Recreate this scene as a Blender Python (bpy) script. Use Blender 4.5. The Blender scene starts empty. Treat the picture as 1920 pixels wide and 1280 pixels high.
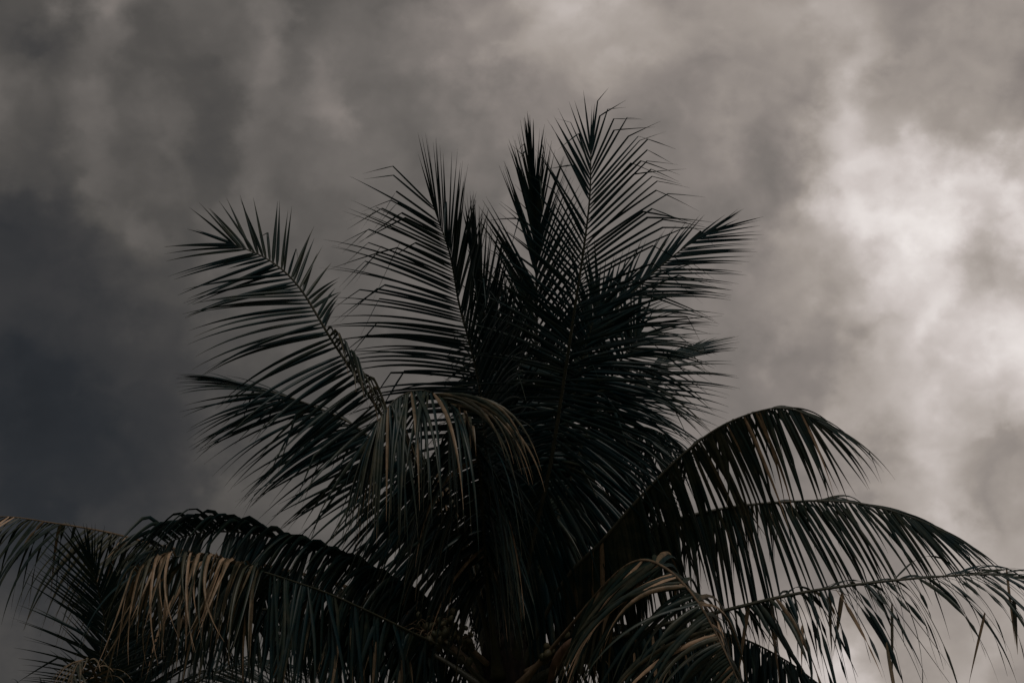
import bpy, math, random
import numpy as np
from mathutils import Vector, Matrix

# ------------------------------------------------------------------ camera, sky, sun, exposure
scene = bpy.context.scene
col = scene.collection

CAM_LOC = np.array([0.0, 0.0, 1.6])
PITCH = math.radians(15.0)
LENS = 94.0
DIST = 25.0                                  # metres from the camera to the big palm
cam_data = bpy.data.cameras.new('camera')
cam_data.lens = LENS
cam_data.sensor_width = 36.0
cam_data.clip_start = 0.1
cam_data.clip_end = 3000.0
cam = bpy.data.objects.new('camera', cam_data)
cam.location = CAM_LOC
cam.rotation_euler = (math.pi / 2 + PITCH, 0, 0)
col.objects.link(cam)
scene.camera = cam

SUN_ELEV = math.radians(66)
SUN_AZ = math.radians(165)                   # clockwise from +Y (view direction): behind the viewer, to the right
vs = scene.view_settings
scene.display_settings.display_device = 'sRGB'
vs.view_transform = 'Standard'
vs.look = 'None'
vs.exposure = 0.0
vs.gamma = 1.0
vs.use_curve_mapping = False

# storm clouds: brightness (display values 0..255) of the cloud deck over the directions in view,
# one row per elevation, columns from west to east
CLOUD_ROWS = [
    # 16 rows 80 apart, 24 columns 80 apart
    [94, 117, 86, 85, 89, 96, 73, 82, 90, 106, 133, 126, 162, 165, 162, 157, 142, 140, 137, 149, 168, 155, 144, 148],
    [76, 125, 109, 90, 92, 102, 86, 108, 86, 98, 132, 144, 156, 178, 165, 138, 122, 120, 128, 142, 179, 138, 124, 125],
    [97, 114, 96, 91, 80, 102, 89, 114, 97, 104, 124, 130, 143, 164, 145, 110, 113, 131, 144, 152, 209, 157, 156, 125],
    [80, 91, 84, 90, 76, 90, 88, 98, 95, 97, 108, 112, 119, 137, 126, 110, 117, 138, 151, 178, 200, 182, 153, 167],
    [69, 86, 77, 80, 90, 91, 93, 98, 96, 96, 100, 100, 106, 120, 127, 118, 124, 138, 154, 174, 187, 188, 204, 198],
    [53, 66, 78, 66, 84, 83, 90, 97, 93, 89, 94, 99, 104, 111, 125, 128, 128, 130, 155, 196, 201, 207, 205, 174],
    [41, 47, 59, 71, 83, 87, 85, 92, 97, 91, 95, 103, 101, 106, 120, 118, 114, 120, 157, 182, 197, 225, 218, 158],
    [50, 43, 55, 70, 75, 77, 89, 94, 104, 106, 110, 114, 107, 109, 115, 114, 107, 111, 134, 137, 144, 178, 227, 209],
    [43, 53, 54, 61, 69, 74, 86, 87, 100, 108, 111, 111, 107, 108, 106, 102, 110, 114, 138, 143, 154, 178, 207, 218],
    [36, 47, 54, 60, 65, 74, 84, 96, 103, 108, 106, 98, 96, 100, 101, 103, 111, 121, 134, 141, 162, 204, 221, 209],
    [36, 38, 47, 56, 67, 72, 76, 88, 102, 103, 101, 101, 100, 97, 104, 107, 113, 125, 130, 145, 166, 186, 184, 145],
    [37, 40, 54, 65, 72, 71, 77, 82, 94, 94, 98, 94, 107, 109, 112, 120, 120, 128, 131, 140, 159, 164, 156, 130],
    [38, 41, 49, 63, 66, 74, 82, 90, 96, 95, 93, 97, 109, 115, 112, 115, 112, 117, 125, 139, 156, 159, 162, 139],
    [38, 48, 49, 58, 66, 80, 93, 97, 105, 93, 92, 105, 110, 115, 115, 118, 113, 112, 127, 142, 153, 160, 167, 173],
    [57, 60, 57, 57, 67, 81, 96, 103, 106, 102, 99, 99, 97, 112, 114, 121, 118, 121, 127, 139, 146, 152, 153, 155],
    [76, 77, 62, 61, 69, 78, 94, 102, 108, 101, 99, 107, 107, 110, 104, 125, 129, 134, 162, 190, 172, 149, 142, 140],
]

def build_world():
    w = bpy.data.worlds.new('World')
    scene.world = w
    w.use_nodes = True
    nt = w.node_tree
    nt.nodes.clear()
    N, L = nt.nodes, nt.links
    def math_(op, a, b=None, c=None):
        n = N.new('ShaderNodeMath'); n.operation = op
        for i, v in enumerate((a, b, c)):
            if v is None: continue
            if isinstance(v, (int, float)): n.inputs[i].default_value = v
            else: L.new(v, n.inputs[i])
        return n.outputs[0]
    tc = N.new('ShaderNodeTexCoord')
    nrm = N.new('ShaderNodeVectorMath'); nrm.operation = 'NORMALIZE'
    L.new(tc.outputs['Generated'], nrm.inputs[0])
    d = nrm.outputs[0]
    def noise(scale, detail, rough, offset, distort=0.0):
        m = N.new('ShaderNodeMapping'); m.inputs['Location'].default_value = offset
        m.inputs['Scale'].default_value = (1, 1, 1.15)
        L.new(d, m.inputs[0])
        n = N.new('ShaderNodeTexNoise'); n.noise_dimensions = '3D'
        n.inputs['Scale'].default_value = scale
        n.inputs['Detail'].default_value = detail
        n.inputs['Roughness'].default_value = rough
        n.inputs['Distortion'].default_value = distort
        L.new(m.outputs[0], n.inputs['Vector'])
        return n.outputs['Fac']
    sep = N.new('ShaderNodeSeparateXYZ'); L.new(d, sep.inputs[0])
    az = math_('ARCTAN2', sep.outputs['X'], sep.outputs['Y'])
    el = math_('ARCSINE', sep.outputs['Z'])
    # billowing displacement of the cloud masses
    wa = math_('SUBTRACT', noise(24.0, 6.0, 0.54, (3.1, 0.4, 1.7)), 0.5)
    wb = math_('SUBTRACT', noise(24.0, 6.0, 0.54, (7.3, 2.4, 5.2)), 0.5)
    az_w = math_('ADD', az, math_('MULTIPLY', wa, 0.055))
    el_w = math_('ADD', el, math_('MULTIPLY', wb, 0.055))
    wc = math_('SUBTRACT', noise(60.0, 4.0, 0.5, (1.9, 6.2, 3.3)), 0.5)
    wd = math_('SUBTRACT', noise(60.0, 4.0, 0.5, (5.5, 0.7, 8.8)), 0.5)
    az_w = math_('ADD', az_w, math_('MULTIPLY', wc, 0.012))
    el_w = math_('ADD', el_w, math_('MULTIPLY', wd, 0.012))
    half = math.atan(18.0 / LENS)            # half width of the mapped piece of sky
    # azimuth coordinate 0..1 over the columns
    u = math_('MULTIPLY_ADD', az_w, 1.0 / (2 * half), 0.5)
    rad_px = 2 * half / 1920.0
    rows = []
    for r, vals in enumerate(CLOUD_ROWS):
        cr = N.new('ShaderNodeValToRGB')
        cr.color_ramp.interpolation = 'CARDINAL'
        el_ = cr.color_ramp.elements
        for k, v in enumerate(vals):
            p = (40 + 80 * k) / 1920.0
            e = el_[k] if k < 2 else el_.new(p)
            e.position = p
            v = v + 0.05 * max(0, v - 170) + 0.25 * max(0, 56 - v)
            e.color = (v / 255.0,) * 3 + (1,)
        L.new(u, cr.inputs[0])
        rows.append(cr.outputs['Color'])
    # row index from elevation
    v0 = PITCH + (640 - 40) * rad_px         # elevation of the first row
    rowf = math_('DIVIDE', math_('SUBTRACT', v0, el_w), 80 * rad_px)
    acc = rows[0]
    for r in range(1, len(rows)):
        mr = N.new('ShaderNodeMapRange'); mr.interpolation_type = 'LINEAR'
        mr.inputs['From Min'].default_value = r - 1.1
        mr.inputs['From Max'].default_value = r + 0.1
        L.new(rowf, mr.inputs['Value'])
        mx = N.new('ShaderNodeMix'); mx.data_type = 'RGBA'
        L.new(mr.outputs[0], mx.inputs['Factor'])
        L.new(acc, mx.inputs['A']); L.new(rows[r], mx.inputs['B'])
        acc = mx.outputs['Result']
    mapped = N.new('ShaderNodeSeparateColor'); L.new(acc, mapped.inputs[0])
    # the rest of the deck: the same kind of cloud at its mean brightness
    rest = N.new('ShaderNodeMapRange')
    rest.inputs['From Min'].default_value = 0.28; rest.inputs['From Max'].default_value = 0.72
    rest.inputs['To Min'].default_value = 0.24; rest.inputs['To Max'].default_value = 0.62
    L.new(noise(2.6, 6.0, 0.5, (1.0, 5.0, 2.0), 0.4), rest.inputs['Value'])
    def inside(x, c, h, soft):
        ad = math_('ABSOLUTE', math_('SUBTRACT', x, c))
        m = N.new('ShaderNodeMapRange'); m.interpolation_type = 'SMOOTHSTEP'
        m.inputs['From Min'].default_value = h; m.inputs['From Max'].default_value = h + soft
        m.inputs['To Min'].default_value = 1; m.inputs['To Max'].default_value = 0
        L.new(ad, m.inputs['Value'])
        return m.outputs[0]
    msk = math_('MULTIPLY', inside(az, 0.0, 0.21, 0.25), inside(el, PITCH, 0.15, 0.22))
    front = math_('GREATER_THAN', sep.outputs['Y'], 0.0)
    msk = math_('MULTIPLY', msk, front)
    mixv = N.new('ShaderNodeMix'); mixv.data_type = 'FLOAT'
    L.new(msk, mixv.inputs['Factor'])
    L.new(rest.outputs[0], mixv.inputs['A']); L.new(mapped.outputs[0], mixv.inputs['B'])
    val = mixv.outputs['Result']
    # wisps and fine billows
    n1 = math_('SUBTRACT', noise(16.0, 6.0, 0.48, (2.2, 8.1, 0.3), 0.35), 0.5)
    n2 = math_('SUBTRACT', noise(42.0, 5.0, 0.45, (4.4, 1.3, 6.6), 0.5), 0.5)
    cv = N.new('ShaderNodeCombineXYZ')                       # rounded billows
    L.new(math_('ADD', az, math_('MULTIPLY', math_('ADD', wa, math_('MULTIPLY', wc, 0.5)), 0.07)), cv.inputs[0])
    L.new(math_('ADD', el, math_('MULTIPLY', math_('ADD', wb, math_('MULTIPLY', wd, 0.5)), 0.07)), cv.inputs[1])
    vo = N.new('ShaderNodeTexVoronoi'); vo.feature = 'SMOOTH_F1'; vo.voronoi_dimensions = '2D'
    vo.inputs['Scale'].default_value = 17.0; vo.inputs['Detail'].default_value = 1.0
    vo.inputs['Roughness'].default_value = 0.45; vo.inputs['Smoothness'].default_value = 0.6
    L.new(cv.outputs[0], vo.inputs['Vector'])
    bl = math_('SUBTRACT', 0.56, vo.outputs['Distance'])
    det = math_('ADD', math_('MULTIPLY', n1, 0.36), math_('MULTIPLY', n2, 0.19))
    det = math_('ADD', det, math_('MULTIPLY', bl, 0.36))
    val = math_('ADD', math_('MULTIPLY', val, math_('ADD', det, 1.0)), math_('MULTIPLY', det, 0.05))
    ramp = N.new('ShaderNodeValToRGB')
    ramp.color_ramp.interpolation = 'LINEAR'
    def lin(c):
        c /= 255.0
        return c / 12.92 if c <= 0.04045 else ((c + 0.055) / 1.055) ** 2.4
    stops = [(0, (0, 5, 9)), (40, (41, 43, 46)), (60, (61, 60, 60)), (80, (82, 79, 76)), (105, (109, 104, 100)),
             (130, (137, 129, 124)), (150, (159, 150, 143)), (175, (182, 173, 167)), (200, (207, 198, 194)), (255, (255, 249, 246))]
    e = ramp.color_ramp.elements
    for k, (p, c) in enumerate(stops):
        s = e[k] if k < 2 else e.new(p / 255.0)
        s.position = p / 255.0
        s.color = (lin(c[0]), lin(c[1]), lin(c[2]), 1)
    L.new(val, ramp.inputs[0])
    # a trace of the clear sky above the deck
    sky = N.new('ShaderNodeTexSky'); sky.sky_type = 'NISHITA'; sky.sun_disc = False
    sky.sun_elevation = SUN_ELEV; sky.sun_rotation = SUN_AZ
    bg1 = N.new('ShaderNodeBackground'); L.new(sky.outputs[0], bg1.inputs[0]); bg1.inputs[1].default_value = 0.05
    bg2 = N.new('ShaderNodeBackground'); L.new(ramp.outputs[0], bg2.inputs[0]); bg2.inputs[1].default_value = 1.0
    mix = N.new('ShaderNodeMixShader'); mix.inputs[0].default_value = 0.985
    L.new(bg1.outputs[0], mix.inputs[1]); L.new(bg2.outputs[0], mix.inputs[2])
    out = N.new('ShaderNodeOutputWorld'); L.new(mix.outputs[0], out.inputs[0])
build_world()

sun_data = bpy.data.lights.new('sun', 'SUN')
sun_data.energy = 0.8
sun_data.angle = math.radians(14)
sun_data.color = (1.0, 0.93, 0.84)
sun = bpy.data.objects.new('sun', sun_data)
sd = Vector((math.sin(SUN_AZ) * math.cos(SUN_ELEV), math.cos(SUN_AZ) * math.cos(SUN_ELEV), math.sin(SUN_ELEV)))
sun.rotation_euler = sd.to_track_quat('Z', 'Y').to_euler()
sun.location = (0, 0, 30)
col.objects.link(sun)

# ------------------------------------------------------------------ helpers
RIGHT = np.array([1.0, 0.0, 0.0])
UP = np.array([0.0, -math.sin(PITCH), math.cos(PITCH)])
BACK = np.array([0.0, -math.cos(PITCH), -math.sin(PITCH)])      # towards the viewer
GRAV = np.array([0.0, 0.0, -1.0])

def at(px, py, d=0.0):
    """a point of the place: sighted position and metres beyond the palm's distance"""
    D = DIST + d
    k = 36.0 / LENS / 1920.0 * D
    return CAM_LOC + RIGHT * ((px - 960) * k) - UP * ((py - 640) * k) - BACK * D

def vec(v):
    return RIGHT * v[0] + UP * v[1] + BACK * v[2]

def unit(v):
    n = np.linalg.norm(v)
    return v / n if n > 1e-9 else v

def mesh_obj(name, verts, faces, mat, parent=None, smooth=True, attr=None):
    me = bpy.data.meshes.new(name)
    me.from_pydata([tuple(v) for v in verts], [], faces)
    if smooth:
        me.polygons.foreach_set('use_smooth', [True] * len(me.polygons))
    if attr is not None:
        a = me.attributes.new('dry_lit', 'FLOAT', 'POINT')
        a.data.foreach_set('value', np.asarray(attr, dtype=np.float32))
    me.materials.append(mat)
    me.update()
    o = bpy.data.objects.new(name, me)
    col.objects.link(o)
    if parent is not None:
        o.parent = parent
    return o

def new_mat(name):
    m = bpy.data.materials.new(name)
    m.use_nodes = True
    nt = m.node_tree
    b = nt.nodes['Principled BSDF']
    return m, nt, b

def ramp_node(nt, stops, interp='LINEAR'):
    r = nt.nodes.new('ShaderNodeValToRGB')
    r.color_ramp.interpolation = interp
    for k, (p, c) in enumerate(stops):
        e = r.color_ramp.elements[k] if k < 2 else r.color_ramp.elements.new(p)
        e.position = p
        e.color = (*c, 1)
    return r

def noise_node(nt, scale, detail=4, rough=0.55, coords=None):
    n = nt.nodes.new('ShaderNodeTexNoise')
    n.inputs['Scale'].default_value = scale
    n.inputs['Detail'].default_value = detail
    n.inputs['Roughness'].default_value = rough
    if coords is not None:
        nt.links.new(coords, n.inputs['Vector'])
    return n

def leaf_material():
    m, nt, b = new_mat('palm_leaf')
    L = nt.links
    geo = nt.nodes.new('ShaderNodeNewGeometry')
    at_ = nt.nodes.new('ShaderNodeAttribute'); at_.attribute_name = 'dry_lit'
    n = noise_node(nt, 7.0, 5, 0.6, geo.outputs['Position'])
    n2 = noise_node(nt, 38.0, 3, 0.6, geo.outputs['Position'])
    add = nt.nodes.new('ShaderNodeMath'); add.operation = 'MULTIPLY_ADD'
    L.new(n.outputs['Fac'], add.inputs[0]); add.inputs[1].default_value = 0.75
    L.new(at_.outputs['Fac'], add.inputs[2])
    sub = nt.nodes.new('ShaderNodeMath'); sub.operation = 'SUBTRACT'
    L.new(add.outputs[0], sub.inputs[0]); sub.inputs[1].default_value = 0.40
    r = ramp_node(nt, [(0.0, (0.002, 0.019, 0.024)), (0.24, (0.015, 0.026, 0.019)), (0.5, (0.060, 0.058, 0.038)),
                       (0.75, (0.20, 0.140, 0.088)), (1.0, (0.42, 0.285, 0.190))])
    L.new(sub.outputs[0], r.inputs[0])
    hsv = nt.nodes.new('ShaderNodeHueSaturation')
    mr = nt.nodes.new('ShaderNodeMapRange')
    mr.inputs['To Min'].default_value = 0.6; mr.inputs['To Max'].default_value = 1.4
    L.new(n2.outputs['Fac'], mr.inputs['Value'])
    L.new(mr.outputs[0], hsv.inputs['Value'])
    L.new(r.outputs[0], hsv.inputs['Color'])
    L.new(hsv.outputs[0], b.inputs['Base Color'])
    b.inputs['Roughness'].default_value = 0.42
    b.inputs['Specular IOR Level'].default_value = 0.22
    tr = nt.nodes.new('ShaderNodeBsdfTranslucent')
    L.new(hsv.outputs[0], tr.inputs['Color'])
    mx = nt.nodes.new('ShaderNodeMixShader'); mx.inputs[0].default_value = 0.05
    L.new(b.outputs[0], mx.inputs[1]); L.new(tr.outputs[0], mx.inputs[2])
    out = nt.nodes['Material Output']
    L.new(mx.outputs[0], out.inputs['Surface'])
    return m

def simple_material(name, c0, c1, scale, rough, spec=0.3, bump=0.0, stretch=(1, 1, 1)):
    m, nt, b = new_mat(name)
    L = nt.links
    geo = nt.nodes.new('ShaderNodeNewGeometry')
    mp = nt.nodes.new('ShaderNodeMapping'); mp.inputs['Scale'].default_value = stretch
    L.new(geo.outputs['Position'], mp.inputs[0])
    n = noise_node(nt, scale, 6, 0.6, mp.outputs[0])
    r = ramp_node(nt, [(0.3, c0), (0.7, c1)])
    L.new(n.outputs['Fac'], r.inputs[0])
    L.new(r.outputs[0], b.inputs['Base Color'])
    b.inputs['Roughness'].default_value = rough
    b.inputs['Specular IOR Level'].default_value = spec
    if bump:
        bp = nt.nodes.new('ShaderNodeBump'); bp.inputs['Strength'].default_value = bump
        bp.inputs['Distance'].default_value = 0.02
        L.new(n.outputs['Fac'], bp.inputs['Height'])
        L.new(bp.outputs[0], b.inputs['Normal'])
    return m

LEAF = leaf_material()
RACHIS = simple_material('palm_rachis', (0.018, 0.024, 0.016), (0.055, 0.050, 0.032), 9, 0.5, 0.3)
RACHIS_DRY = simple_material('dry_rachis', (0.06, 0.045, 0.028), (0.18, 0.125, 0.08), 9, 0.65, 0.2)
BARK = simple_material('palm_bark', (0.05, 0.045, 0.04), (0.16, 0.14, 0.12), 7, 0.9, 0.1, 0.7, (1, 1, 4))
FIBRE = simple_material('palm_fibre', (0.008, 0.009, 0.009), (0.030, 0.022, 0.018), 22, 0.95, 0.05, 0.8, (1, 1, 0.3))
NUT = simple_material('coconut_husk', (0.02, 0.028, 0.015), (0.075, 0.06, 0.03), 12, 0.6, 0.25, 0.2)
SPATHE = simple_material('woody_spathe', (0.06, 0.036, 0.026), (0.17, 0.10, 0.07), 14, 0.75, 0.2, 0.5, (1, 1, 0.3))
GRASS = simple_material('grass_ground', (0.025, 0.035, 0.014), (0.06, 0.065, 0.03), 0.9, 0.95, 0.1, 0.4)

def catmull(pts, n):
    P = np.array(pts, float)
    P = np.vstack([2 * P[0] - P[1], P, 2 * P[-1] - P[-2]])
    out = []
    for i in range(1, len(P) - 2):
        p0, p1, p2, p3 = P[i - 1:i + 3]
        for t in np.linspace(0, 1, 24, endpoint=False):
            out.append(0.5 * (2 * p1 + (p2 - p0) * t + (2 * p0 - 5 * p1 + 4 * p2 - p3) * t * t + (3 * p1 - p0 - 3 * p2 + p3) * t ** 3))
    out.append(P[-2])
    out = np.array(out)
    s = np.concatenate([[0], np.cumsum(np.linalg.norm(np.diff(out, axis=0), axis=1))])
    q = np.linspace(0, s[-1], n)
    return np.stack([np.interp(q, s, out[:, k]) for k in range(3)], 1), s[-1]

def tube(path, radii, sides=8, flat=None, frame_up=None):
    """swept tube; flat = (wide, thick) factors along its two cross axes"""
    path = np.asarray(path)
    T = np.gradient(path, axis=0)
    T = T / np.linalg.norm(T, axis=1)[:, None]
    verts, faces = [], []
    up = frame_up if frame_up is not None else (np.array([0, 0, 1.0]) if abs(T[0][2]) < 0.9 else np.array([1.0, 0, 0]))
    n = len(path)
    for i in range(n):
        u = up[i] if getattr(up, 'ndim', 1) == 2 else up
        a = unit(np.cross(T[i], u)); b = np.cross(a, T[i])
        fw, ft = (1, 1) if flat is None else flat
        for k in range(sides):
            an = 2 * math.pi * k / sides
            verts.append(path[i] + radii[i] * (math.cos(an) * a * fw + math.sin(an) * b * ft))
    for i in range(n - 1):
        for k in range(sides):
            k2 = (k + 1) % sides
            faces.append((i * sides + k, i * sides + k2, (i + 1) * sides + k2, (i + 1) * sides + k))
    faces.append(tuple(range(sides - 1, -1, -1)))
    faces.append(tuple((n - 1) * sides + k for k in range(sides)))
    return verts, faces

def smooth_noise(rng, n, period):
    m = int(n / period) + 4
    k = rng.uniform(-1, 1, m)
    x = np.arange(n) / period + rng.uniform(0, 1)
    i = x.astype(int); f = x - i; f = f * f * (3 - 2 * f)
    return k[i] * (1 - f) + k[i + 1] * f

# ------------------------------------------------------------------ palm fronds
SEG = 11

def leaflet_geo(base, D0, N0, length, width, droop, rng, twist=0.0, kink=None, tatter=0.0, dry_lit=0.0, tipdry=0.3, fold=0.35, curl=0.0):
    """one folded leaflet: 12 stations of left edge, midrib, right edge"""
    D = unit(D0)
    Nn = unit(N0 - D * np.dot(N0, D))
    S = np.cross(D, Nn)
    S = S * math.cos(twist) + Nn * math.sin(twist)
    p = np.array(base, float)
    V, A = [], []
    step = length / SEG
    tat = 1.0
    tw_rate = rng.normal(0, 0.05)
    for i in range(SEG + 1):
        s = i / SEG
        if s < 0.10: w = 0.45 + 5.0 * s
        else: w = 1.0 - 0.25 * (s - 0.1)
        w *= (1 - max(0, (s - 0.35) / 0.65) ** 1.5)
        w = max(w, 0.05) * width
        if tatter > 0:
            if rng.uniform() < 0.55: tat = 0.22 if rng.uniform() < tatter else 1.0
            w *= tat
        S = unit(S - D * np.dot(S, D))
        Nn = np.cross(S, D)
        h = fold * w
        V.append(p + S * w * 0.5 - Nn * h * 0.5)
        V.append(p + Nn * h * 0.5)
        V.append(p - S * w * 0.5 - Nn * h * 0.5)
        q = dry_lit + tipdry * max(0.0, (s - 0.72) / 0.28)
        A += [q, q + 0.04, q]
        # advance: weight bends the blade more towards its thin end
        horiz = math.sqrt(max(0.0, 1 - D[2] ** 2))
        D = unit(D + GRAV * droop * (0.25 + 1.3 * s) / SEG * (0.35 + 0.65 * horiz))
        if curl: D = unit(D + S * curl * s * 3.0 / SEG + Nn * curl * 0.6 * s / SEG)
        if kink is not None and kink[0] <= s < kink[0] + (kink[2] if len(kink) > 2 else 1) / SEG:
            ka = kink[1] / (kink[2] if len(kink) > 2 else 1)
            D = unit(D * math.cos(ka) + unit(GRAV + 0.25 * unit(D0)) * math.sin(ka))
        S = S * math.cos(tw_rate) + Nn * math.sin(tw_rate)
        p = p + D * step
    F = []
    for i in range(SEG):
        a = 3 * i
        F.append((a, a + 1, a + 4, a + 3))
        F.append((a + 1, a + 2, a + 5, a + 4))
    return np.array(V), F, A

def lerp(a, b, t):
    return a + (b - a) * t

def build_frond(parent, store, seed, pts, N0, N1, n=80, start=0.18, L=1.0, W=0.042, ang=(75, 35), lift=(0, 0), droop=(0.4, 0.3),
                droop_l=None, kink_l=0.0, kink_r=0.0, dry_lit=0.0, dryvar=0.25, dead=0.0, tatter=0.0, jitter=4.0, clump=7.0,
                rad=0.026, tip_len=0.5, base_len=0.6, len_l=1.0, len_r=1.0, skip=0.0, curl=0.0, kink_deg=(35, 80), twist0=0.0,
                dryrachis=False, label=None, dry_end=0.0, n_apex=2, end_r=None, end_l=None, tip_pow=2.4, dexp=1.0, W_r=None, ang_l=None, aexp=1.4, folds=(), ragged=0.0, hang=0, lift_l=None, kink_at=(0.4, 0.75), Nmid=None, peak=0.45):
    rng = np.random.default_rng(seed)
    M = 64
    path, length = catmull([at(*p) for p in pts], M)
    T = np.gradient(path, axis=0); T /= np.linalg.norm(T, axis=1)[:, None]
    a0, a1 = vec(N0), vec(N1)
    Ns = []
    for i in range(M):
        t = i / (M - 1)
        if Nmid is not None:
            am = vec(Nmid)
            v = lerp(a0, am, t * 2) if t < 0.5 else lerp(am, a1, t * 2 - 1)
        else:
            v = lerp(a0, a1, t)
        v = v - T[i] * np.dot(v, T[i])
        Ns.append(unit(v))
    Ns = np.array(Ns)
    tt = np.linspace(0, 1, M)
    radii = rad * (0.14 + 0.86 * (1 - tt) ** 0.8) * (1 + 1.6 * np.clip(1 - tt / 0.14, 0, 1) ** 1.5)
    v, f = tube(path, radii, 7, (1.15, 0.8), Ns)
    fr = mesh_obj('frond', v, f, RACHIS_DRY if dryrachis else RACHIS, parent)
    if label: fr['label'] = label
    items = []
    for side in (-1, 1):
        cn1 = smooth_noise(rng, n, clump); cn2 = smooth_noise(rng, n, clump * 0.7); cn3 = smooth_noise(rng, n, clump * 1.6)
        cn4 = smooth_noise(rng, n, clump * 2.2)
        gaps = {g0 + q for g0 in rng.integers(2, n - 4, 4) for q in range(int(rng.integers(1, 4)))}
        for k in range(n):
            if k in gaps and n > 60: continue
            if rng.uniform() < skip + 0.03: continue
            r = (k + 0.5 + rng.uniform(-0.25, 0.25)) / n          # along the leafy part
            t = start + (1 - start) * r
            x = t * (M - 1); i = min(int(x), M - 2); fx = x - i
            P = lerp(path[i], path[i + 1], fx); Tt = unit(lerp(T[i], T[i + 1], fx)); Nt = unit(lerp(Ns[i], Ns[i + 1], fx))
            B = np.cross(Tt, Nt)
            ag = ang_l if side < 0 and ang_l else ang
            an = math.radians((lerp(ag[0], ag[1], r ** aexp) if len(ag) == 2 else float(np.interp(r, ag[0::2], ag[1::2]))) * (1 - 0.6 * r ** 14) + jitter * (1.6 * cn1[k] + rng.normal(0, 0.6)))
            lf = lift if side > 0 or lift_l is None else lift_l
            be = math.radians(lerp(lf[0], lf[1], r) + jitter * (1.6 * cn2[k] + rng.normal(0, 0.7)))
            D0 = math.cos(an) * Tt + math.sin(an) * (side * B * math.cos(be) + Nt * math.sin(be))
            Nl = Nt * math.cos(be) - side * B * math.sin(be)
            if r < peak: prof = lerp(base_len, 1.0, math.sin(r / peak * math.pi / 2))
            else: prof = lerp(1.0, tip_len, ((r - peak) / (1 - peak)) ** tip_pow)
            ln = L * prof * (lerp(len_l, len_l if end_l is None else end_l, r * r) if side < 0 else lerp(len_r, len_r if end_r is None else end_r, r ** 3)) * (1 + 0.06 * cn3[k] + rng.normal(0, 0.035))
            if rng.uniform() < 0.05: ln *= rng.uniform(0.4, 0.8)
            if ragged: ln *= 1 - ragged * rng.uniform(0, 1) ** 1.5
            dr = droop if side > 0 or droop_l is None else droop_l
            dv = lerp(dr[0], dr[1], r ** dexp) * (1 + 0.35 * cn3[k] + rng.normal(0, 0.14))
            kp = 0.04 + (kink_l if side < 0 else kink_r)
            kink = None
            if rng.uniform() < kp * (1.0 + 0.8 * cn4[k]):
                kink = (rng.uniform(*kink_at), math.radians(rng.uniform(*kink_deg)))
            q = dry_lit + dryvar * max(0, cn4[k]) * 0.6 + abs(rng.normal(0, dryvar * 0.3))  # real dryness, plus painted-in light on the right arching fronds
            q += dry_end * min(1, max(0.0, (r - 0.55) / 0.35)) * rng.uniform(0, 1.3)
            for (r0, r1, fs, fd, fk, fdr, fl, fq) in folds:         # leaflets flopped over the rachis
                if fs == side and r0 < r < r1:
                    D0 = unit(vec(fd) + rng.normal(0, 0.07, 3)); dv = fdr; q += fq * rng.uniform(0.2, 1)
                    Nl = vec((rng.normal(0, .4), .3, 1)); ln = L * fl * rng.uniform(0.6, 1.05)
                    kink = None if fk is None else (fk[0] * rng.uniform(0.7, 1.5), fk[1] * rng.uniform(0.8, 1.1), 2)
            if rng.uniform() < dead: q = rng.uniform(0.65, 1.0)
            g = leaflet_geo(P + Nt * radii[i] * 0.5, D0, Nl, ln, (W if side < 0 or W_r is None else W_r) * lerp(1.12, 0.62, r) * (1 + rng.normal(0, 0.08)), dv, rng,
                            twist=twist0 * side + rng.normal(0, 0.25), kink=kink, tatter=tatter, dry_lit=q, tipdry=rng.uniform(0.05, 0.45),
                            curl=curl * rng.normal(0, 1))
            items.append(g)
    for h in range(n_apex):                                        # the last leaflets carry on past the tip
        D0 = unit(T[-1] + rng.normal(0, 0.10, 3))
        items.append(leaflet_geo(path[-1], D0, Ns[-1], L * tip_len * rng.uniform(0.6, 0.85), W * 0.6, droop[1], rng, dry_lit=dry_lit, tipdry=0.3))
    n_grown = len(items)
    for h in range(hang):                                          # withered leaflets hanging straight down
        lv = items[int(rng.integers(0, n_grown))][0]               # caught on another leaflet
        P = lv[3 * int(rng.integers(1, 6)) + 1]
        g = leaflet_geo(P, unit(GRAV + rng.normal(0, 0.12, 3)), vec((rng.normal(0, .6), 0, 1)), rng.uniform(0.25, 0.55) * L, W * rng.uniform(.6, .95), 0.4,
                        rng, dry_lit=rng.uniform(0.45, 0.8), tipdry=0.2)
        items.append(g)
    store.append((fr, items))
    return fr

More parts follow.
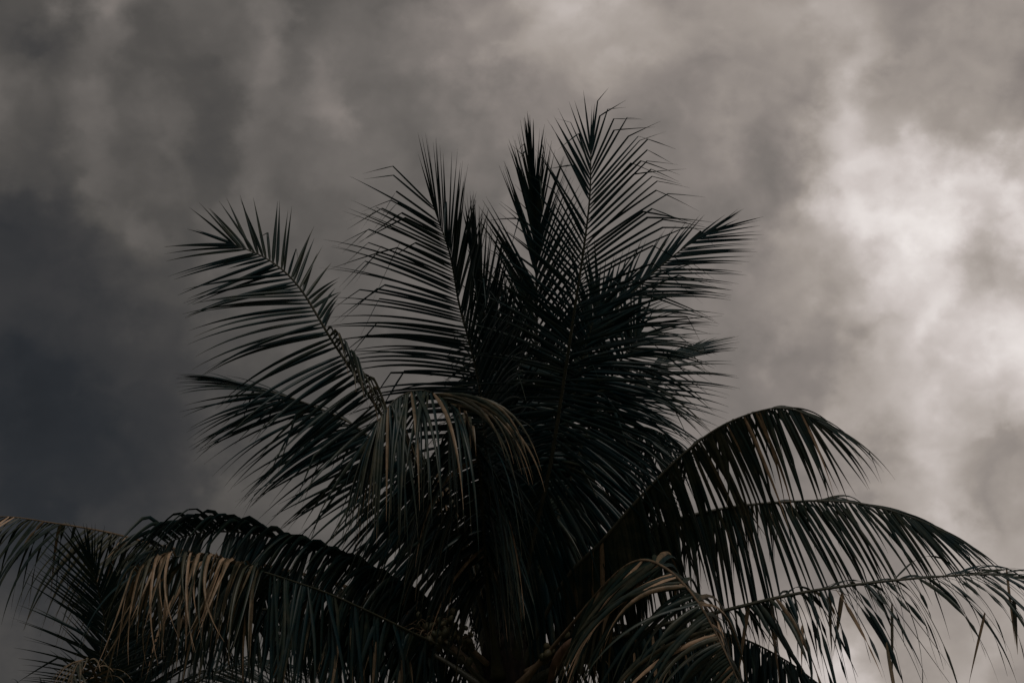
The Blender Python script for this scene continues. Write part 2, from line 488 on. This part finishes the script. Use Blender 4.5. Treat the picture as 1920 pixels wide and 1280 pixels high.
def visible_sizes(stores):
    """how large each leaflet shows from where the photograph was taken (which ones get an object of their own)"""
    Wd, Hd = 960, 640
    zb = np.full((Hd, Wd), 1e9); ib = np.full((Hd, Wd), -1, int)
    gid = 0; index = []
    P_all, I_all = [], []
    for fr, items in stores:
        for j, (V, F, A) in enumerate(items):
            m = V.reshape(-1, 3, 3)
            ts = np.linspace(0, 1, 8, endpoint=False)[:, None, None, None]
            seg = (m[None, :-1] * (1 - ts) + m[None, 1:] * ts).reshape(-1, 3, 3)
            for w in (0.0, 0.33, 0.67, 1.0):
                pp = seg[:, 0] * (1 - w) + seg[:, 2] * w
                P_all.append(pp); I_all.append(np.full(len(pp), gid))
            index.append((fr.name, j)); gid += 1
    P = np.concatenate(P_all) - CAM_LOC; I = np.concatenate(I_all)
    z = -(P @ BACK); k = LENS / 36.0 * Wd
    xs = (P @ RIGHT) / z * k + Wd / 2; ys = -(P @ UP) / z * k + Hd / 2
    ok = (xs >= 0) & (xs < Wd) & (ys >= 0) & (ys < Hd)
    xi = xs[ok].astype(int); yi = ys[ok].astype(int); z = z[ok]; I = I[ok]
    order = np.argsort(-z)
    ib[yi[order], xi[order]] = I[order]
    cnt = np.bincount(ib[ib >= 0].ravel(), minlength=gid)
    return {key: int(c) for key, c in zip(index, cnt)}

def emit_leaflets(stores, limit):
    sizes = visible_sizes(stores)
    keep = set(sorted(sizes, key=lambda k: -sizes[k])[:limit])
    keep = {k for k in keep if sizes[k] > 6}
    for fr, items in stores:
        V, F, A = [], [], []
        off = 0
        for j, (v, f, a) in enumerate(items):
            if (fr.name, j) in keep:
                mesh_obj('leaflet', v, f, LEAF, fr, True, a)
            else:
                V.append(v); A += a
                F += [tuple(x + off for x in q) for q in f]
                off += len(v)
        if V:
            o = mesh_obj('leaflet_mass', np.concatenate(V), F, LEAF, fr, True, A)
            o['kind'] = 'stuff'

# ------------------------------------------------------------------ ground
def build_ground():
    n = 40; size = 900.0
    xs = np.linspace(-size, size, n)
    verts = [(x, y + 100, 0.15 * math.sin(x * 0.031) * math.cos(y * 0.027) * min(1, (abs(x) + abs(y)) / 120.0)) for y in xs for x in xs]
    faces = [(j * n + i, j * n + i + 1, (j + 1) * n + i + 1, (j + 1) * n + i) for j in range(n - 1) for i in range(n - 1)]
    o = mesh_obj('ground', verts, faces, GRASS)
    o['kind'] = 'structure'; o['label'] = 'dark grassy ground under the palms'
build_ground()

# ------------------------------------------------------------------ trunks, fruit
def build_trunk(parent, base, top, r0, r1, seed):
    rng = np.random.default_rng(seed)
    n = 150
    path, radii = [], []
    for i in range(n):
        t = i / (n - 1)
        p = lerp(base, top, t) + np.array([0.10 * math.sin(t * 3.0), 0.05 * math.sin(t * 2.1), 0]) * (t * (1 - t) * 4)
        ring = 0.05 * (1 - abs(((t * 46) % 1.0) - 0.5) * 2) ** 2
        rr = lerp(r0, r1, t) * (1 + 0.75 * math.exp(-t * 14)) * (1 + ring + rng.normal(0, 0.008))
        path.append(p); radii.append(rr)
    v, f = tube(np.array(path), radii, 20)
    return mesh_obj('trunk', v, f, BARK, parent)

def build_sheath(parent, centre, seed, r=0.30, h=1.15):
    """fibrous crown boss where the leaf bases clasp the trunk"""
    rng = np.random.default_rng(seed)
    path, radii = [], []
    for i in range(40):
        t = i / 39
        path.append(centre + np.array([0, 0, -0.55 * h + t * h * 1.6]))
        radii.append(r * (0.55 + 0.75 * math.sin(min(1, t * 1.35) * math.pi * 0.62)) * (1 - 0.75 * max(0, t - 0.45) / 0.55) * (1 + rng.normal(0, 0.03)))
    v, f = tube(np.array(path), radii, 18)
    v = [p + rng.normal(0, 0.010, 3) for p in v]
    return mesh_obj('crown_sheath', v, f, FIBRE, parent)

def nut_mesh():
    verts, faces = [], []
    seg, rg = 10, 7
    for j in range(rg + 1):
        th = math.pi * j / rg
        for i in range(seg):
            ph = 2 * math.pi * i / seg
            r = math.sin(th) * (1 + 0.06 * math.cos(3 * ph))
            verts.append((r * math.cos(ph) * 0.84, r * math.sin(ph) * 0.84, math.cos(th) * 1.08 + 0.10 * (math.cos(th) ** 3)))
    for j in range(rg):
        for i in range(seg):
            i2 = (i + 1) % seg
            faces.append((j * seg + i, (j + 1) * seg + i, (j + 1) * seg + i2, j * seg + i2))
    me = bpy.data.meshes.new('coconut'); me.from_pydata(verts, [], faces)
    me.polygons.foreach_set('use_smooth', [True] * len(me.polygons))
    me.materials.append(NUT)
    return me
NUT_MESH = nut_mesh()

def build_bunch(parent, root, mid, end, n, size, spread, seed, branches=14, label=None):
    rng = np.random.default_rng(seed)
    path, ln = catmull([root, mid, end], 24)
    V, F = tube(path, np.linspace(0.030, 0.010, 24), 7)
    V = list(V); F = list(F)
    for b in range(branches):                                     # flowering branchlets
        i = rng.integers(9, 24)
        d = unit(unit(path[-1] - path[10]) * 0.5 + rng.normal(0, 0.8, 3) + np.array([0, 0, -0.1]))
        p0 = path[i]; L_ = rng.uniform(0.5, 1.2) * spread
        pp, _ = catmull([p0, p0 + d * L_ * 0.5 + np.array([0, 0, 0.03]), p0 + d * L_ + np.array([0, 0, -0.10])], 9)
        v, f = tube(pp, np.linspace(0.009, 0.0025, 9), 5)
        off = len(V); V += list(v); F += [tuple(x + off for x in q) for q in f]
    o = mesh_obj('coconut_bunch', V, F, RACHIS_DRY, parent)
    if label: o['label'] = label
    for k in range(n):
        i = rng.integers(10, 24)
        d = unit(rng.normal(0, 1, 3) + np.array([0, -0.3, -0.15]))
        p = path[i] + d * spread * rng.uniform(0.15, 0.85)
        c = bpy.data.objects.new('coconut', NUT_MESH)
        col.objects.link(c); c.parent = o
        s = size * rng.uniform(0.7, 1.2)
        c.location = p; c.scale = (s, s, s)
        c.rotation_euler = tuple(rng.uniform(-0.7, 0.7, 3))
    return o

def build_spathe(parent, pts, width, label=None):
    """boat shaped woody bract, hollow"""
    path, _ = catmull(pts, 22)
    T = np.gradient(path, axis=0); T /= np.linalg.norm(T, axis=1)[:, None]
    V, F = [], []
    m = 9
    for shell in (0.0, 0.010):
        for i in range(22):
            t = i / 21
            w = width * (math.sin(math.pi * min(1, 0.08 + t * 0.92)) ** 0.7 + 0.05)
            a = unit(np.cross(T[i], np.array([0, -1.0, 0.2]))); b = np.cross(a, T[i])
            for k in range(m):
                an = math.pi * (k / (m - 1)) * 1.1 - 0.05 * math.pi
                V.append(path[i] + (w - shell) * (math.cos(an) * a + 0.75 * math.sin(an) * b))
    for sh in range(2):
        o = sh * 22 * m
        for i in range(21):
            for k in range(m - 1):
                q = (o + i * m + k, o + i * m + k + 1, o + (i + 1) * m + k + 1, o + (i + 1) * m + k)
                F.append(q if sh == 0 else q[::-1])
    o2 = 22 * m
    for i in range(21):
        F.append((i * m, (i + 1) * m, o2 + (i + 1) * m, o2 + i * m))
        F.append((i * m + m - 1, o2 + i * m + m - 1, o2 + (i + 1) * m + m - 1, (i + 1) * m + m - 1))
    o = mesh_obj('spathe', V, F, SPATHE, parent)
    if label: o['label'] = label
    return o

# ------------------------------------------------------------------ the big palm
CROWN = at(948, 1310, 0.0)
palm = bpy.data.objects.new('palm_tree', None)
palm.empty_display_size = 0.5
col.objects.link(palm)
palm['label'] = 'tall coconut palm with a wide dark crown in the middle of the picture'
palm['category'] = 'palm tree'
base = np.array([CROWN[0] + 0.35, CROWN[1] + 0.2, -0.05])
build_trunk(palm, base, CROWN + np.array([0, 0, -0.3]), 0.19, 0.15, 1)
build_sheath(palm, CROWN, 2, .21, 1.0)

ST = []
# upright fronds
build_frond(palm, ST, 11, [(930, 1270, .0), (890, 1100, -.1), (800, 905, -.25), (712, 772, -.35), (625, 642, -.4), (562, 540, -.35), (505, 488, -.3), (436, 457, -.2)],
            (.85, .45, .25), (.10, .1, 1), n=92, start=.20, L=1.3, ang=(112, 44), lift=(-46, -2), droop=(1.5, .12), kink_l=.10, W=.046,
            len_r=.10, tip_len=.50, jitter=6, dryvar=.3, clump=3, Nmid=(.8, .5, .42), end_r=.95, dexp=.6, folds=((0.02, .68, 1, (.45, .5, .6), (.09, 1.75), 1.0, .55, .5),))
build_frond(palm, ST, 12, [(938, 1270, .05), (928, 1080, .1), (915, 880, .05), (900, 730, .0), (880, 640, -.05), (861, 570, -.05), (843, 475, -.1), (812, 385, -.15)],
            (-.66, 0, .75), (-.64, 0, .77), n=116, start=.20, L=1.18, ang=(0, 155, .25, 105, .4, 62, .7, 50, 1, 44), lift=(30, 28), droop=(1.4, .04), kink_l=.4, kink_r=.04, W=.034,
            tip_len=.46, len_r=1.25, jitter=2.6, droop_l=(1.6, .04), dryvar=.15, end_r=1.5, tip_pow=2.6, dexp=.5, W_r=.044, n_apex=1, ang_l=(0, 155, .22, 120, .38, 84, .6, 68, .8, 58, 1, 48), end_l=1.35, aexp=.9)
build_frond(palm, ST, 13, [(955, 1270, .3), (985, 1000, .7), (1003, 800, .95), (1006, 600, 1.1), (1004, 440, 1.15), (1000, 370, 1.15), (996, 310, 1.1)],
            (-.15, 0, 1), (-.1, 0, 1), n=110, start=.20, L=1.15, ang=(0, 150, .3, 90, .5, 45, 1, 5), lift=(30, 45), droop=(1.5, .02), kink_l=.12, kink_r=.10, W=.044,
            tip_len=.45, jitter=4, dryvar=.3, dexp=.5, aexp=1.0)
build_frond(palm, ST, 14, [(962, 1270, -.05), (990, 1060, -.25), (1030, 880, -.45), (1056, 720, -.6), (1078, 575, -.7), (1096, 455, -.75), (1106, 365, -.75), (1108, 278, -.7)],
            (.05, 0, 1), (.0, .0, 1), n=92, start=.16, L=1.34, ang=(0, 162, .28, 138, .42, 104, .58, 62, .8, 42, 1, 26), lift=(-18, 8), droop=(1.6, .03), kink_r=.85, kink_l=.06, W=.034,
            len_l=.82, tip_len=.45, jitter=4.5, kink_deg=(25, 58), kink_at=(.45, .75), dryvar=.18, len_r=1.1, dexp=.45, tip_pow=2.2, aexp=.62)
build_frond(palm, ST, 15, [(965, 1270, .25), (1010, 960, .75), (1065, 760, 1.15), (1130, 615, 1.4), (1205, 530, 1.5), (1275, 470, 1.5), (1335, 432, 1.45)],
            (-.6, .5, .7), (-.5, .55, .65), n=100, start=.22, L=1.15, ang=(105, 32), lift=(-34, -22), lift_l=(20, 30), droop=(2.0, .05), W=.036, len_l=.7,
            tip_len=.48, jitter=3, dryvar=.2, dexp=.5, ang_l=(55, 6), aexp=.8, n_apex=1)
build_frond(palm, ST, 16, [(962, 1270, .2), (1010, 1010, .7), (1080, 850, 1.2), (1160, 740, 1.6), (1230, 685, 1.85), (1300, 650, 2.0)],
            (-.5, .7, .5), (-.2, .9, .4), n=96, start=.2, L=1.2, ang=(0, 160, .4, 118, .7, 60, 1, 14), lift=(-40, -10), droop=(1.4, .1), W=.042, tip_len=.35, jitter=4, dryvar=.25, dexp=.6, len_l=.5)
build_frond(palm, ST, 27, [(962, 1270, .3), (1010, 1080, .8), (1070, 930, 1.3), (1140, 830, 1.8), (1200, 800, 2.2), (1260, 820, 2.5)],
            (-.5, .7, .5), (.2, .9, .4), n=110, start=.2, L=1.35, ang=(165, 60), lift=(-55, -40), droop=(1.6, .8), W=.046, tip_len=.5, jitter=5, dryvar=.2)
build_frond(palm, ST, 28, [(950, 1270, .3), (948, 1060, .8), (946, 920, 1.1), (940, 800, 1.3), (932, 700, 1.45), (925, 630, 1.5)],
            (.1, 0, 1), (.1, 0, 1), n=100, start=.2, L=1.05, ang=(165, 110), lift=(-5, 15), droop=(1.4, .6), W=.044, tip_len=.4, jitter=5, dryvar=.25, kink_r=.15)
build_frond(palm, ST, 30, [(952, 1275, .4), (960, 1050, .9), (958, 850, 1.25), (952, 740, 1.4), (950, 650, 1.5), (950, 590, 1.5)],
            (.3, 0, 1), (.2, 0, 1), n=96, start=.2, L=1.05, ang=(0, 160, .45, 110, .7, 40, 1, 12), lift=(35, 40), droop=(1.2, .03), dexp=.5, W=.048, tip_len=.4, jitter=4, dryvar=.25)
build_frond(palm, ST, 36, [(962, 1275, .1), (1010, 1090, .3), (1060, 930, .5), (1105, 800, .7), (1150, 700, .85), (1195, 630, .95)],
            (-.3, .2, 1), (-.2, .1, 1), n=112, start=.2, L=1.35, ang=(0, 160, .5, 115, 1, 72), lift=(5, 5), droop=(1.4, .5), dexp=1.0, W=.046, tip_len=.5, jitter=5, dryvar=.3, kink_r=.1, len_l=.9, ang_l=(160, 60), aexp=1.0)
build_frond(palm, ST, 38, [(942, 1270, .2), (942, 1060, .5), (936, 880, .7), (926, 740, .8), (914, 630, .85), (900, 540, .85), (884, 462, .8)],
            (-.3, 0, .95), (-.35, 0, .94), n=104, start=.2, L=1.15, ang=(0, 150, .3, 90, .5, 42, 1, 20), lift=(34, 34), droop=(1.2, .03), dexp=.5, W=.044, tip_len=.5, jitter=3, dryvar=.15, len_l=.2)
build_frond(palm, ST, 39, [(965, 1270, .3), (1000, 1060, .5), (1042, 890, .65), (1072, 760, .75), (1098, 650, .8), (1125, 565, .85)],
            (-.2, .1, 1), (-.1, 0, 1), n=120, start=.16, L=1.25, ang=(0, 168, .4, 140, .7, 92, 1, 30), lift=(-5, 15), droop=(1.4, .1), dexp=.6, W=.052, tip_len=.5, jitter=5, dryvar=.2)
# left, behind
build_frond(palm, ST, 17, [(925, 1270, .2), (860, 1060, .5), (770, 900, .8), (675, 805, .95), (590, 762, 1.05), (520, 738, 1.1), (455, 720, 1.12)],
            (.2, .8, .55), (.05, .85, .5), n=132, start=.2, L=1.4, ang=(112, 13), lift=(-62, -38), droop=(1.0, .30), W=.042, tip_len=.45, jitter=6, dryvar=.22, curl=.08)
# arching towards the viewer, over the middle
build_frond(palm, ST, 18, [(935, 1270, -.2), (915, 1100, -.45), (906, 970, -.7), (896, 860, -.95), (872, 792, -1.2), (834, 750, -1.45), (790, 732, -1.7), (742, 748, -1.95), (705, 795, -2.15)],
            (.2, .1, -1), (-.5, .8, .3), Nmid=(.1, .85, -.4), n=120, start=.24, L=1.8, ang=(95, 35), lift=(-50, -50), droop=(4.4, 3.0), W=.042, dry_lit=.05, dryvar=.35,
            dead=.05, jitter=8, kink_r=.2, kink_l=.08, kink_at=(.08, .3), tip_len=.6, ragged=.35, clump=4, folds=((.60, .72, 1, (.75, .0, .2), None, 3.4, .75, .6), (.50, .62, -1, (.1, .7, .4), (.10, 1.8), 1.0, .30, .8)))
# right, arching
build_frond(palm, ST, 19, [(970, 1270, .0), (1050, 1100, -.1), (1130, 1012, -.25), (1200, 932, -.35), (1275, 856, -.4), (1350, 800, -.45), (1425, 770, -.5), (1480, 766, -.55), (1530, 785, -.6)],
            (-.5, .75, .4), (.35, .85, .4), n=122, start=.26, L=1.2, ang=(0, 138, .3, 128, .6, 104, .85, 80, .95, 50, 1, 25), lift=(-80, -62), lift_l=(-62, -20), droop=(1.6, .9), W=.048, dry_lit=.17, dryvar=.3,  # raised tone value puts light on the hanging leaflets into their colour
            jitter=3.2, tip_len=.72, curl=.10, kink_l=.1, dead=.02, clump=4)
build_frond(palm, ST, 20, [(970, 1275, .2), (1080, 1090, .35), (1210, 995, .5), (1345, 955, .6), (1480, 940, .65), (1600, 942, .65), (1700, 966, .6), (1780, 1002, .55)],
            (-.3, .85, .4), (.2, .9, .4), n=118, start=.22, L=1.32, ang=(116, 14), lift=(-70, -34), lift_l=(-45, -14), droop=(2.0, .6), W=.043, dry_lit=.10, dryvar=.22, jitter=3.6,  # lit tone painted into these leaflets too, weaker than above
            tip_len=.5, clump=4)
build_frond(palm, ST, 21, [(975, 1290, .0), (1120, 1210, -.2), (1230, 1174, -.35), (1345, 1147, -.5), (1480, 1115, -.6), (1600, 1096, -.65), (1750, 1081, -.7), (1860, 1077, -.75), (1960, 1092, -.8)],
            (-.1, .95, .3), (.1, .95, .3), n=96, start=.2, L=1.5, ang=(96, 24), lift=(-60, -10), lift_l=(-45, 10), droop=(2.6, 1.9), W=.048, tatter=.6, dry_lit=.0, dryvar=.3, dead=.07,
            jitter=9, clump=3, hang=22, skip=.10, tip_len=.8, curl=.15,
            label='low torn frond with ragged hanging leaflets, right', ragged=.4, rad=.03)
build_frond(palm, ST, 22, [(975, 1300, .1), (1100, 1215, .35), (1250, 1180, .6), (1370, 1190, .75), (1470, 1235, .85), (1560, 1300, .9)],
            (0, .95, .3), (.3, .9, .3), n=110, start=.25, L=1.25, ang=(95, 50), lift=(-70, -45), droop=(2.2, 1.6), W=.046, dry_lit=.0, dryvar=.2, tatter=.2, jitter=6)
# front right, browning
build_frond(palm, ST, 23, [(970, 1290, -.2), (1060, 1185, -.6), (1145, 1085, -1.1), (1200, 1050, -1.4), (1250, 1066, -1.6), (1300, 1116, -1.8), (1345, 1192, -2.0), (1400, 1310, -2.2)],
            (-.5, .6, .3), (.7, .5, .4), Nmid=(.0, .9, .4), n=100, start=.34, L=1.5, ang=(158, 52), lift=(-52, -45), lift_l=(-20, -35), droop=(1.8, 2.4), W=.056, dry_lit=.12, dryvar=.45, dead=.16,
            jitter=11, tip_len=.7, dryrachis=True, kink_l=.1, clump=4, ragged=.5, label='drooping frond with browning leaflets, front right')
# lower left fronds
build_frond(palm, ST, 24, [(920, 1280, .0), (850, 1175, -.1), (770, 1112, -.25), (690, 1072, -.4), (600, 1032, -.55), (500, 1004, -.7), (420, 996, -.8), (345, 1005, -.9), (275, 1040, -1.0)],
            (.2, .95, .25), (-.1, .95, .3), n=88, start=.2, L=1.1, ang=(84, 50), lift=(30, 14), lift_l=(-65, -45), droop=(4.4, 4.0), droop_l=(2.5, 2.2), W=.056, dry_lit=.04, dryvar=.15, jitter=7,
            tip_len=.5, kink_r=.95, kink_at=(.15, .32), kink_deg=(45, 75), ragged=.2, folds=((0.0, .97, 1, (-.62, .62, .42), (.20, 1.15), 1.2, .85, .12),))
build_frond(palm, ST, 25, [(925, 1295, -.25), (850, 1225, -.5), (770, 1184, -.8), (700, 1150, -1.05), (620, 1114, -1.3), (540, 1086, -1.55), (460, 1062, -1.75), (380, 1044, -1.95), (310, 1046, -2.1), (255, 1075, -2.2)],
            (.2, .9, .35), (-.2, .9, .4), n=120, start=.2, L=1.5, ang=(104, 75), lift=(-66, -45), lift_l=(-66, -45), droop=(2.6, 3.6), W=.040, dry_lit=.04, dryvar=.25, dead=.03,
            jitter=13, tip_len=.85, dryrachis=False, hang=22, kink_l=.25, kink_at=(.08, .3), curl=.32, label='withered brown frond hanging low on the left', dry_end=.5, ragged=.55, clump=3, kink_r=.25, rad=.018, folds=((.60, 1.0, -1, (-.15, .35, .6), (.05, 1.5), 2.0, .80, .46),))
build_frond(palm, ST, 26, [(920, 1285, .3), (800, 1170, .7), (650, 1100, 1.1), (500, 1060, 1.45), (390, 1040, 1.7), (290, 1020, 1.9), (200, 997, 2.05), (100, 980, 2.2), (0, 968, 2.3), (-90, 985, 2.4)],
            (.1, .95, .3), (-.1, .95, .3), n=104, start=.22, L=1.35, ang=(85, 40), lift=(-50, -25), droop=(3.0, 2.6), W=.046, dry_lit=.12, dryvar=.4, dead=.08, jitter=8, skip=.06,
            dryrachis=True, tatter=.2, hang=8, clump=4)
build_frond(palm, ST, 29, [(938, 1300, .4), (865, 1200, .8), (790, 1140, 1.2), (715, 1125, 1.6), (640, 1150, 1.9), (590, 1200, 2.1)],
            (.3, .9, .3), (-.3, .9, .3), n=90, start=.12, L=1.1, ang=(120, 45), lift=(-60, -50), droop=(2.2, 1.8), W=.040, jitter=8, clump=4, ragged=.3, dryvar=.25)
build_frond(palm, ST, 37, [(960, 1310, .4), (1035, 1220, .9), (1110, 1175, 1.3), (1190, 1175, 1.7), (1260, 1215, 2.0)],
            (-.3, .9, .3), (.3, .9, .3), n=90, start=.12, L=1.1, ang=(120, 45), lift=(-62, -50), droop=(2.2, 1.8), W=.044, jitter=8, clump=4, ragged=.3, dryvar=.25)
build_frond(palm, ST, 40, [(925, 1300, .2), (790, 1215, .6), (630, 1165, 1.0), (470, 1140, 1.4), (345, 1155, 1.7), (255, 1205, 1.9)],
            (.1, .95, .3), (-.3, .9, .3), n=110, start=.15, L=1.15, ang=(0, 120, .6, 100, 1, 55), lift=(-65, -50), droop=(1.8, 1.6), W=.044, jitter=8, clump=4, ragged=.3, dryvar=.25)
emit_leaflets(ST, 300)

# fruit and bracts
build_bunch(palm, at(915, 1245, -.2), at(850, 1190, -.35), at(795, 1185, -.5), 62, .036, .26, 41, 26, 'bunch of small green coconuts left of the trunk')
build_bunch(palm, at(985, 1260, -.2), at(1050, 1225, -.4), at(1110, 1230, -.55), 22, .045, .24, 42, 26, 'bunch of small coconuts right of the trunk')
build_spathe(palm, [at(1030, 1280, -.45), at(1045, 1238, -.6), at(1068, 1206, -.7), at(1098, 1188, -.75)], .045, 'brown woody spathe beside the right coconut bunch')

# ------------------------------------------------------------------ the lower palm at the left
C2 = at(222, 1480, 1.6)
palm2 = bpy.data.objects.new('palm_tree', None)
col.objects.link(palm2)
palm2['label'] = 'lower palm at the left edge, only its fanned frond tips showing'
palm2['category'] = 'palm tree'
build_trunk(palm2, np.array([C2[0], C2[1], -0.05]), C2 + np.array([0, 0, -0.2]), 0.17, 0.13, 5)
build_sheath(palm2, C2, 6, .24, .9)
S2 = []
build_frond(palm2, S2, 31, [(225, 1480, 1.6), (222, 1380, 1.5), (212, 1270, 1.4), (198, 1170, 1.3), (182, 1095, 1.2), (168, 1048, 1.1)],
            (-.5, 0, .85), (-.3, 0, .95), n=64, start=.10, L=.98, ang=(92, 16), lift=(10, 8), droop=(.3, .08), W=.036, jitter=3, tip_len=.45, dry_lit=.0)
build_frond(palm2, S2, 32, [(222, 1480, 1.4), (205, 1370, 1.0), (185, 1285, .6), (165, 1240, .3), (145, 1245, .1), (130, 1290, -.1)],
            (.1, .3, -.9), (-.4, .9, .3), n=24, start=.35, L=.6, ang=(70, 35), lift=(-15, -15), droop=(2.8, 2.4), W=.036, dry_lit=.35, dryvar=.4, jitter=14, dryrachis=True, ragged=.5, curl=.2)
build_frond(palm2, S2, 33, [(232, 1480, 1.7), (280, 1370, 1.9), (350, 1290, 2.1), (440, 1250, 2.3), (540, 1250, 2.4)],
            (-.5, .8, .3), (.2, .9, .3), n=50, start=.2, L=.95, ang=(72, 30), lift=(-10, -10), droop=(1.2, 1.0), W=.040, jitter=5)
build_frond(palm2, S2, 34, [(215, 1480, 1.8), (160, 1400, 2.1), (90, 1340, 2.4), (10, 1310, 2.6), (-80, 1320, 2.8)],
            (.5, .8, .3), (-.2, .9, .3), n=50, start=.2, L=.85, ang=(65, 25), lift=(5, 0), droop=(.9, .8), W=.038, jitter=5)
build_frond(palm2, S2, 35, [(228, 1480, 1.8), (235, 1390, 2.0), (240, 1290, 2.2), (236, 1200, 2.3), (225, 1130, 2.35)],
            (.2, 0, 1), (.1, 0, 1), n=60, start=.15, L=1.0, ang=(60, 18), lift=(15, 10), droop=(.3, .08), W=.044, jitter=4)
emit_leaflets(S2, 150)
